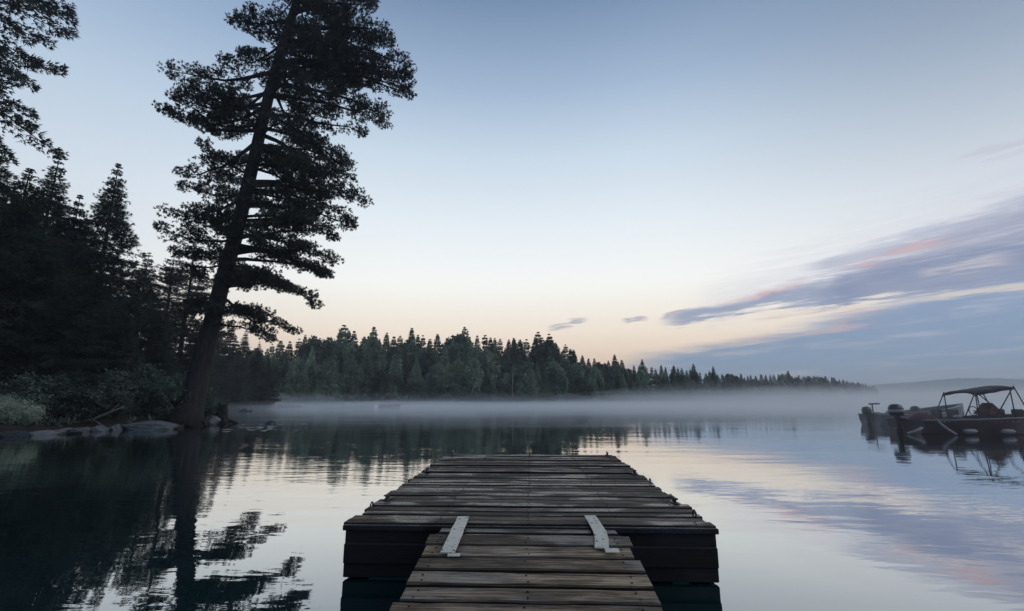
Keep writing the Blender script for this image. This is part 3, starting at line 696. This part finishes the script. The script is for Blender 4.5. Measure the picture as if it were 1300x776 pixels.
# fallen branch
p = [P(95, 536, 20.4), P(118, 533, 20.3), P(138, 524, 20.2), P(158, 516, 20.2)]; b = MB(); b.tube(p, [.07, .06, .045, .02], 7)
b.tube([p[1], p[1]+[.4, -.1, -.15], p[1]+[.9, -.2, -.35]], [.04, .03, .01], 6); b.tube([p[2], p[2]+[.3, .1, .35]], [.03, .008], 5)
tag(b.build('fallen_branch', M['dead'], None, True), 'bare pale fallen branch slanting over the bank rocks', 'branch')
p = [P(50, 540, 19.5), P(66, 525, 19.5), P(84, 512, 19.6)]; b = MB(); b.tube(p, [.04, .03, .01], 6)
b.tube([p[1], p[1]+[.25, 0, .1]], [.02, .005], 5)
tag(b.build('dead_branch', M['dead'], None, True), 'thin bare twig sticking up beside the pale corner shrub', 'branch')
# floating leaves and foam beyond the stump
b = MB()
for i in range(46):
    g = G(random.gauss(333, 22), random.gauss(543, 2.4)); r = random.uniform(.03, .13); a0 = random.uniform(0, 6)
    b.add([(g[0]+cos(a0+t)*r*1.6, g[1]+sin(a0+t)*r, .006) for t in np.linspace(0, 2*pi, 8)[:-1]], [tuple(range(7))])
tag(b.build('floating_leaves', simple('pale floating leaf', (.35, .38, .40), .4)), 'scatter of pale floating leaves on the water right of the stump', 'leaves', kind='stuff')
# ---- far shore forest
far_p = []
for i in range(5):
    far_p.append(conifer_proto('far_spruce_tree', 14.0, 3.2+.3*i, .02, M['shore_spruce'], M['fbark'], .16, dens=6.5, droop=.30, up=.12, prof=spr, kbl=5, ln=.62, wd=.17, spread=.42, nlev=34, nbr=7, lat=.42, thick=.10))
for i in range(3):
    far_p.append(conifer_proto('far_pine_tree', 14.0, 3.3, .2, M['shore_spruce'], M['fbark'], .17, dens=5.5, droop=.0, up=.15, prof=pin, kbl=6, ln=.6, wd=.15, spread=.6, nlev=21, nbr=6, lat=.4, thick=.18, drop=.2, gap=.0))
rp = lambda f: max(.05, 1-(f*1.8-.75)**2)**.5 if f < .98 else .05
for i in range(2):
    far_p.append(conifer_proto('far_broadleaf_tree', 11.0, 3.0, .08, M['shore_spruce'], M['fbark'], .15, dens=7, droop=-.15, up=.1, prof=rp, kbl=6, ln=.55, wd=.30, spread=1.0, nlev=13, nbr=8, lat=.45, thick=.4))
skx = [200, 270, 340, 375, 400, 430, 455, 480, 500, 540, 590, 625, 660, 690, 712, 735, 760, 790, 800, 830, 860, 900, 950, 1000, 1050, 1090, 1112, 1120]
sky_ = [446, 440, 436, 424, 421, 417, 415, 420, 421, 424, 421, 424, 429, 424, 431, 448, 455, 456, 461, 461, 465, 470, 474, 474, 477, 484, 490, 493]
SPIKES = {523: 415, 590: 414, 683: 420, 697: 423, 475: 413, 437: 411, 780: 449, 652: 428, 815: 455, 880: 461, 728: 443, 660: 430, 855: 463, 905: 464, 1000: 470}
sections = [(200, 375, 'behind the pine boughs'), (375, 520, 'on the left rise'), (520, 625, 'left of the middle clump'), (625, 722, 'in the middle clump'),
            (722, 850, 'right of the middle clump'), (850, 990, 'on the low wooded point'), (990, 1130, 'near the tip of the low wooded point')]
cnt = 0
def far_tree(px, off, topy, pr_, row):
    global cnt
    Y = float(shoreY(px))+off; ratio = off/140
    e = np.clip((1112-px)/220, .05, 1); g = float(np.interp(off, [0, 4, 15, 40, 80, 140], [.15, .8, 1.8, 4.5, 7, 7.5]))*e
    t = P(px, topy, Y); h0 = 11.0 if 'broadleaf' in pr_.name else 14.0
    s = max(.25, (t[2]-g)/h0)
    sec = next(n_ for a, b_, n_ in sections if a <= px < b_); kind = 'broadleaf tree' if 'broad' in pr_.name else ('open pine' if 'pine' in pr_.name else 'pointed spruce')
    lab = f'distant {kind} {row} {sec}'
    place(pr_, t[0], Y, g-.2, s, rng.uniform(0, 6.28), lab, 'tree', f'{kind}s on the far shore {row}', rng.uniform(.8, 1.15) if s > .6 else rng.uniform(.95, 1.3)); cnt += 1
for px, y in SPIKES.items(): far_tree(px, 14, y, far_p[5+cnt % 3] if px in (683, 697, 437, 590) else far_p[cnt % 5], 'standing tallest on the skyline')
def step(px, base): return base*100/float(shoreY(px))
px = 205.0
while px < 1117:                                            # skyline row
    y = np.interp(px, skx, sky_)+abs(rng.normal())*4.5*100/shoreY(px)**1.0*1.0
    far_tree(px, rng.uniform(14, 40)*(1 if px < 900 else .6), y, far_p[rng.integers(0, 8)] if rng.random() < .85 else far_p[8+rng.integers(0, 2)], 'in the back row')
    px += step(px, 10.5)*rng.uniform(.6, 1.4)
px = 205.0
while px < 1114:                                            # middle row
    y0 = np.interp(px, skx, sky_); y = y0+(514-y0)*rng.uniform(.14, .32)
    far_tree(px, rng.uniform(6, 12), y, far_p[rng.integers(0, 10)], 'in the middle row')
    px += step(px, 12.5)*rng.uniform(.6, 1.4)
px = 205.0
while px < 1112:                                            # waterside row
    y0 = np.interp(px, skx, sky_); y = y0+(514-y0)*rng.uniform(.32, .7)
    far_tree(px, rng.uniform(1.0, 4), y, far_p[rng.integers(0, 5)] if rng.random() < .6 else far_p[8+rng.integers(0, 2)], 'at the waterside')
    px += step(px, 12.5)*rng.uniform(.6, 1.4)
print('far trees', cnt)
for pr_ in far_p+near_protos+pine_p:
    if id(pr_) not in used: print('unused proto', pr_.name)
# pale dead birches
for (x0, y0, x1, y1, x2, y2, lb) in ((606, 498, 607, 478, 611, 470, 'pale leaning bare birch trunk in front of the far dark trees'), (572, 500, 573, 482, 573, 470, 'thin pale straight trunk in front of the far trees'),
    (668, 498, 664, 491, 661, 486, 'short pale leaning trunk near the dark middle clump'), (650, 500, 651, 480, 651, 470, 'thin pale straight trunk left of the dark middle clump')):
    Y = float(shoreY(x0))+1.0; a, b_, c = P(x0, y0+12, Y), P(x1, y1, Y), P(x2, y2, Y); b = MB(); b.tube([a, b_, c], [.16, .11, .04], 6)
    b.tube([b_, b_+(c-b_)*.4+[.5, 0, .5]], [.05, .02], 4)
    tag(b.build('birch_trunk', M['birch'], None, True), lb, 'tree', 'bare pale trunks on the far shore')
# undergrowth on the far shore, uncountable
cs = []
for i in range(2600):
    px = rng.uniform(200, 1112); Y = float(shoreY(px))+rng.uniform(.3, 3.5); p_ = P(px, 512, Y); cs.append((p_[0], Y, .2+abs(rng.normal())*.7))
cs = np.array(cs); V, F = blades(cs, np.tile([0, -.3, 1.0], (len(cs), 1)), 7, .95, .38, .9)
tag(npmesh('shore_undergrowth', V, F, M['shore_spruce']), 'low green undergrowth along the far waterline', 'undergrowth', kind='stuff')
# forest floor plants on the near bank
cs = []
while len(cs) < 1500:
    x, y = rng.uniform(-42, -12), rng.uniform(17, 46); z = gz_at(x, y)
    if z > .22: cs.append((x, y, z))
cs = np.array(cs); V, F = blades(cs, np.tile([0, 0, 1.0], (len(cs), 1)), 9, .35, .07, .8)
tag(npmesh('bank_ground_plants', V, F, M['leaf']), 'low ground plants on the near forest bank', 'ground cover', kind='stuff')
# ------------------------------------------------------------ far raft and canoe
white = simple('white weathered paint', (.85, .86, .88), .6, 0, .05); red = simple('dull red paint', (.22, .05, .05), .5)
g = G(460, 517.2); rt = empty('swim_raft', g); tag(rt, 'small white swim raft floating in front of the far shore', 'raft')
b = MB(); b.box((0, 0, .32), (4.6, 2.2, .12), bev=.02); b.build('raft_deck', white, rt)
b = MB(); b.box((0, 0, .1), (4.3, 1.9, .30), bev=.05); b.build('raft_float', white, rt)
for s in (-1, 1):
    b = MB(); b.tube([(s*2.2, -1, .3), (s*2.2, -1, .65), (s*2.2, 1, .65), (s*2.2, 1, .3)], .04, 6); b.build('handrail', white, rt)
def canoe(px, py, L_, m, lab):
    b = MB(); V = []; n_ = 13
    for i in range(n_):
        s = i/(n_-1)*2-1; wv = .42*(1-s*s)**.6+.01; sh = .12*s*s
        V += [(s*L_/2, -wv, .32+sh), (s*L_/2, -wv*.8, .05+sh*.4), (s*L_/2, 0, -.08+sh*.6), (s*L_/2, wv*.8, .05+sh*.4), (s*L_/2, wv, .32+sh)]
    F = [(i*5+j, i*5+j+1, i*5+6+j, i*5+5+j) for i in range(n_-1) for j in range(4)]
    b.add(V, F); r = empty('canoe', G(px, py)); tag(r, lab, 'canoe'); b.build('hull', m, r, True)
    for s in (-.5, .5):
        q = MB(); q.box((s*L_/2, 0, .26), (.25, .62, .03), bev=.005); q.build('seat', white, r)
canoe(490, 516.6, 4.6, red, 'red canoe lying low on the water right of the white raft')
canoe(368, 516.6, 4.4, white, 'faint pale rowing boat by the far shore left of the white raft')
# ------------------------------------------------------------ boats on the right
hullm = simple('dark maroon hull', (.055, .025, .027), .35, 0, .25, 2, .05); deckm = simple('dark boat interior', (.05, .052, .06), .6)
greym = simple('grey aluminium hull', (.10, .105, .12), .45, .3, .2, 3, .05); trim = simple('pale rail trim', (.17, .16, .155), .4, .3)
canv = simple('navy canvas', (.022, .024, .036), .85, 0, .3, 3, .3); redc = simple('red canvas cover', (.060, .015, .018), .75, 0, .3, 5, .5)
whitef = simple('white fender vinyl', (.24, .235, .25), .45, 0, .08); blackm = simple('black engine plastic', (.02, .022, .026), .35); pale = simple('pale engine decal', (.22, .24, .28), .4)
def hull(L_, B, Hs, Hb, m, root, floor=.3, inner=None):
    n_ = 21; V = []; U = []
    for i in range(n_):
        s = i/(n_-1); x = s*L_; w_ = B/2*(1-max(0, (s-.45)/.55)**2.4)+.02; w_ *= .92+.08*min(1, s*5); g_ = Hs+(Hb-Hs)*s**1.6; r_ = max(0, (s-.7)/.3)**2*g_*.8
        V += [(x, -w_, g_), (x, -w_*.97, g_-.10), (x, -w_*.82, .02+r_), (x, 0, -.18+r_), (x, w_*.82, .02+r_), (x, w_*.97, g_-.10), (x, w_, g_)]
        wi = max(w_-.16, .01); U += [(x, -w_, g_), (x, -wi, g_+.01), (x, -wi*.96, floor), (x, wi*.96, floor), (x, wi, g_+.01), (x, w_, g_)]
    F = [(i*7+j, i*7+j+1, i*7+8+j, i*7+7+j) for i in range(n_-1) for j in range(6)] + [(6, 5, 4, 3, 2, 1, 0)]
    b = MB(); b.add(V, F); b.build('hull', m, root, False)
    F = [(i*6+j+1, i*6+j, i*6+6+j, i*6+7+j) for i in range(n_-1) for j in range(5)]
    b = MB(); b.add(U, F); b.box((.03, 0, Hs-.16), (.06, B*.9, .30)); b.build('deck', inner or deckm, root, False)
    b = MB()
    for s_ in (-1, 1): b.tube([(V[i*7+(0 if s_ < 0 else 6)][0], V[i*7][1]*-s_*1.0 if s_ > 0 else V[i*7][1], V[i*7][2]) for i in range(n_)], .028, 6)
    b.build('rub_rail', trim, root, True)
def outboard(root, x, y, z, s=1.0, decal=True, tiller=False):
    e = empty('outboard_motor', (x, y, z)); e.parent = root; e.scale = (s, s, s)
    b = MB(); b.lathe((0, 0, .12), [(.10, 0), (.19, .03), (.215, .14), (.21, .30), (.17, .42), (.08, .47)], 16, sx=1.35, sy=.85); b.build('cowling', blackm, e, True)
    if decal: b = MB(); b.lathe((0, 0, .27), [(.2165, 0), (.219, .05), (.216, .10)], 16, sx=1.36, sy=.87); b.build('decal_band', pale, e, True)
    b = MB(); b.box((0, 0, -.14), (.16, .12, .54), bev=.03); b.box((.02, 0, -.50), (.22, .07, .3), bev=.02); b.box((-.02, 0, -.36), (.34, .20, .02)); b.box((.18, 0, .0), (.20, .16, .14), bev=.02)
    b.build('midsection', blackm, e)
    if tiller: b = MB(); b.tube([(.15, 0, .12), (.5, -.02, .22), (.75, -.03, .24)], [.035, .028, .03], 7); b.build('tiller', blackm, e, True)
# main boat, stern to the left
A0 = G(1152, 552, 0); ang = R(-2)
A0 = A0+np.array([.70, 0, 0]); A = empty('motor_boat', (A0[0], A0[1]+1.0, 0), ang); tag(A, 'dark maroon motor boat with navy sunshade canopy moored at the right edge', 'boat')
hull(6.0, 2.1, .52, .78, hullm, A, .22)
outboard(A, -.18, .1, .52, 1.0)
b = MB(); Vc = []
for i in range(9):
    for j in range(7):
        u, v = i/8, j/6; Vc.append((.10+.75*u, -.80+1.0*v, .52+.28*sin(pi*min(1, max(0, u)))**.7*sin(pi*v)**.6+.02*sin(9*u+5*v)))
b.add(Vc, [(i*7+j, (i+1)*7+j, (i+1)*7+j+1, i*7+j+1) for i in range(8) for j in range(6)]); b.build('engine_cover', redc, A, True)
b = MB(); V = []   # canopy: sagging cloth between bows
x0, x1 = 2.20, 3.62; nU, nV = 15, 9
for lay in (0, 1):
    for i in range(nU):
        for j in range(nV):
            u, v = i/(nU-1), j/(nV-1)*2-1
            z = 1.64+.22*u-.01*sin(pi*u)-.07*abs(v)**2.6-.02*abs(sin(u*pi*3))-(.05 if i in (0, nU-1) else 0)-lay*(.05+.07*abs(v)**8*(1-.5*u))
            V.append((x0+(x1-x0)*u, v*.75, z))
n1_ = nU*nV
F = [(i*nV+j, (i+1)*nV+j, (i+1)*nV+j+1, i*nV+j+1) for i in range(nU-1) for j in range(nV-1)]; F += [tuple(n1_+q for q in f[::-1]) for f in F]
rim = [j for j in range(nV)]+[i*nV+nV-1 for i in range(1, nU)]+[(nU-1)*nV+j for j in range(nV-2, -1, -1)]+[i*nV for i in range(nU-2, 0, -1)]
F += [(rim[k], rim[(k+1) % len(rim)], n1_+rim[(k+1) % len(rim)], n1_+rim[k]) for k in range(len(rim))]
b.add(V, F); b.build('canopy', canv, A, True)
for sy_ in (-.73, .73):
    for p0_, p1_ in (((2.23, 1.58), (1.70, .60)), ((2.23, 1.58), (2.20, .58)), ((3.62, 1.80), (4.05, .66)), ((3.48, 1.74), (3.50, .64))) + ((((2.25, 1.58), (3.2, .62)), ((3.64, 1.80), (2.80, .62))) if sy_ < 0 else ()):
        b = MB(); b.tube([(p0_[0], sy_, p0_[1]), (p1_[0], sy_*.98, p1_[1])], .020, 6); b.build('canopy_pole', M['steel'], A, True)
b = MB(); b.box((3.0, -.25, .50), (.42, .5, .50), bev=.06); b.build('console', deckm, A)
gl_m, k, o = mat('tinted windscreen'); gp = princ(k, (.05, .055, .065), .08, 0, .8); gp.inputs['Alpha'].default_value = .75; k.t.links.new(gp.outputs[0], o.inputs[0])
b = MB(); b.add([(2.72, -.55, .72), (3.36, -.50, .70), (3.05, -.40, 1.16), (2.72, .15, .72), (3.36, .10, .70), (3.05, .05, 1.16)], [(0, 1, 2), (3, 5, 4), (0, 2, 5, 3), (1, 4, 5, 2)]); b.build('windscreen', redc, A)
b = MB(); b.tube([(2.35+.05*cos(t)*0, -.35+.19*cos(t), .86+.17*sin(t)) for t in np.linspace(0, 2*pi, 17)], .016, 6, cap=False); b.tube([(2.35, -.35, .86), (2.75, -.35, .80)], .02, 6); b.build('steering_wheel', blackm, A, True)
for x in (1.75, 4.1):
    for y in (-.4, .4):
        se = empty('seat', (x, y, .22)); se.parent = A
        b = MB(); b.box((0, 0, .30), (.46, .46, .12), bev=.04); b.tube([(0, 0, 0), (0, 0, .26)], .05, 8); b.build('cushion', deckm, se)
        b = MB(); b.box((-.2, 0, .52), (.09, .44, .38), bev=.04); b.build('backrest', deckm, se)
b = MB(); b.lathe((1.30, -.90, .58), [(.03, 0), (.10, .02), (.13, .07), (.10, .12), (.03, .14)], 12); b.build('stern_lamp', whitef, A, True)
b = MB()
for i in range(24): b.box((.5+i*.2, -1.03+.0005*i, .47+.001*i*i*.12), (.05, .03, .025))
b.build('rail_highlight', pale, A)  # pale blocks standing in for highlights dotted along the rub rail
# fenders and mooring ropes, hanging from the boat
def fender(x, horizontal, lab):
    M4 = A.matrix_basis; 
    b = MB(); prof_ = [(0, .02), (.03, .03), (.07, .075), (.16, .085), (.34, .085), (.44, .07), (.48, .03), (.52, .02)]
    if horizontal: b.tube([(q, 0, 0) for q, _ in prof_], [r for _, r in prof_], 12)
    else: b.tube([(0, 0, q) for q, _ in prof_], [r for _, r in prof_], 12)
    o = b.build('fender', whitef, None, True, (A0[0]+x*cos(ang), A0[1]+1.0-1.12+x*sin(ang), .14)); tag(o, lab, 'fender', 'white fenders hanging on the motor boat')
fender(1.2, True, 'white fender floating along the hull, left of the other fender')
fender(2.5, True, 'white fender floating along the hull, nearest the right edge')
def rope(pts, lab):
    b = MB(); b.tube(pts, .045, 7); tag(b.build('mooring_rope', whitef, None, True), lab, 'rope', 'thick pale mooring ropes on the motor boat')
w0 = lambda x, y, z: np.array([A0[0]+x, A0[1]+1.0+y, z])
rope([w0(.42, -1.10, .50), w0(.48, -1.17, .36), w0(.62, -1.23, .2), w0(.82, -1.3, .03)], 'pale thick rope slanting down the hull behind the red cover')
rope([w0(-.62, -.9, .03), w0(-.42, -1.05, .13), w0(-.20, -1.1, .26)], 'short pale rope at the stern beside the outboard motor')
# grey boat behind
B0 = G(1116, 540.5, 0); Bt = empty('fishing_boat', (B0[0], B0[1]+.6, 0), R(4)); tag(Bt, 'small grey open fishing boat in the mist behind the motor boat', 'boat')
hull(4.6, 1.6, .52, .70, greym, Bt, .15, greym)
outboard(Bt, -.1, 0, .42, .85, False, True)
for x in (1.2, 2.5):
    b = MB(); b.box((x, 0, .42), (.3, 1.35, .05), bev=.01); b.build('bench', greym, Bt)
b = MB(); b.box((2.3, -.76, .22), (2.6, .012, .07)); b.build('hull_stripe', whitef, Bt)
b = MB(); b.tube([(0.15, -.1, .5), (.15, -.1, 1.05)], .03, 6); b.tube([(0.0, -.1, 1.05), (.55, -.1, 1.07)], .04, 6); b.build('trolling_motor', blackm, Bt, True)
b = MB(); b.lathe((1.2, -.2, .45), [(.22, 0), (.26, .12), (.22, .25), (.10, .30)], 12); b.build('gear_bag', deckm, Bt, True)
# third boat, bow showing between them
C0 = G(1172, 541, 0); Ct = empty('aluminium_boat', (C0[0], C0[1]+1.6, 0), R(3)); tag(Ct, 'low aluminium boat moored between the grey boat and the canopy boat, raised bow', 'boat')
hull(3.6, 1.5, .62, 1.05, greym, Ct, .2, greym)
for x in (1.0, 2.1):
    b = MB(); b.box((x, 0, .5), (.28, 1.25, .05), bev=.01); b.build('bench', greym, Ct)
b = MB(); b.lathe((1.1, .1, .52), [(.2, 0), (.24, .2), (.18, .36), (.08, .42)], 10); b.build('folded_seat', deckm, Ct, True)
# ------------------------------------------------------------ mist and haze
def volume(name, lo, hi_, dens, col=(.93, .96, 1.0), lab=None, an=.4):
    m, k, o = mat(name+' volume'); s = k.n('ShaderNodeVolumeScatter'); s.inputs['Color'].default_value = (*col, 1); s.inputs['Density'].default_value = dens; s.inputs['Anisotropy'].default_value = an
    k.t.links.new(s.outputs[0], o.inputs['Volume'])
    b = MB(); c = [(a+b_)/2 for a, b_ in zip(lo, hi_)]; d = [b_-a for a, b_ in zip(lo, hi_)]
    b.box(c, d); ob = b.build(name, m); tag(ob, lab, 'mist', 'mist over the lake', 'stuff'); return ob
volume('lake_mist', (-70, 5, .008), (60, 55, 26), .0011, lab='very thin haze added over the near water to lift dark tones')  # haze box added to brighten the blacks of the near scene
for n_, (y0, x0, top, de) in enumerate(((27, -19.5, .45, .012), (33, -24, .85, .006), (50, -60, .4, .006), (58, -90, .62, .006), (66, -90, .85, .003), (72, 5, 1.28, .003), (72, -90, 2.4, .0012), (78, 12, 2.0, .004), (88, 26, 2.8, .003), (105, 50, 4.2, .003), (130, 80, 6.0, .002))):
    volume('lake_mist', (x0, y0, .010+.001*n_), (460+n_, 430+6*n_, top), de, lab='layered white mist lying over the lake and thickening towards the far shore')
volume('lake_mist', (8, 15.5, .009), (70, 72, 2.3), .0075, lab='thin mist drifting around the moored boats')
mw, k, o = mat('mist wisp volume'); vs = k.n('ShaderNodeVolumeScatter'); vs.inputs['Color'].default_value = (.93, .96, 1, 1); vs.inputs['Density'].default_value = .020; vs.inputs['Anisotropy'].default_value = .4
k.t.links.new(vs.outputs[0], o.inputs['Volume'])
r9 = np.random.default_rng(5)
for i in range(46):
    px = 285+(i % 23)*38+r9.uniform(-22, 22); far_ = i < 23; Y = float(shoreY(min(px, 1112)))*(r9.uniform(.80, .98) if far_ else r9.uniform(.45, .75)); c = P(px, 512, Y); sz = (r9.uniform(5, 17)*Y/100, r9.uniform(3, 8)*(1 if far_ else .6), r9.uniform(.7, 1.9)*(Y/100)**(1.1 if px > 750 else .7)*(1 if far_ else .8))
    V = [(sz[0]*sin(t)*cos(p_)*(1+.2*sin(3*p_+i)), sz[1]*sin(t)*sin(p_), sz[2]*cos(t)*(1+.25*sin(2*p_+i))) for t in np.linspace(0, pi, 11) for p_ in np.linspace(0, 2*pi, 25)[:-1]]
    b = MB(); b.add(V, [(j*24+q, (j+1)*24+q, (j+1)*24+(q+1) % 24, j*24+(q+1) % 24) for j in range(10) for q in range(24)])
    tag(b.build('mist_wisp', mw, None, True, (c[0], c[1], sz[2]*.35)), 'soft wisp of mist hanging at the foot of the far trees', 'mist', 'mist wisps along the far shore', 'stuff')
volume('distant_haze', (-600, 330, .02), (3700, 1950, 90), .00075, (.80, .92, 1.0), 'blue haze in front of the distant hills')
sc.render.engine = 'CYCLES'
sc.cycles.volume_bounces = 1; sc.cycles.max_bounces = 8; sc.cycles.transparent_max_bounces = 16
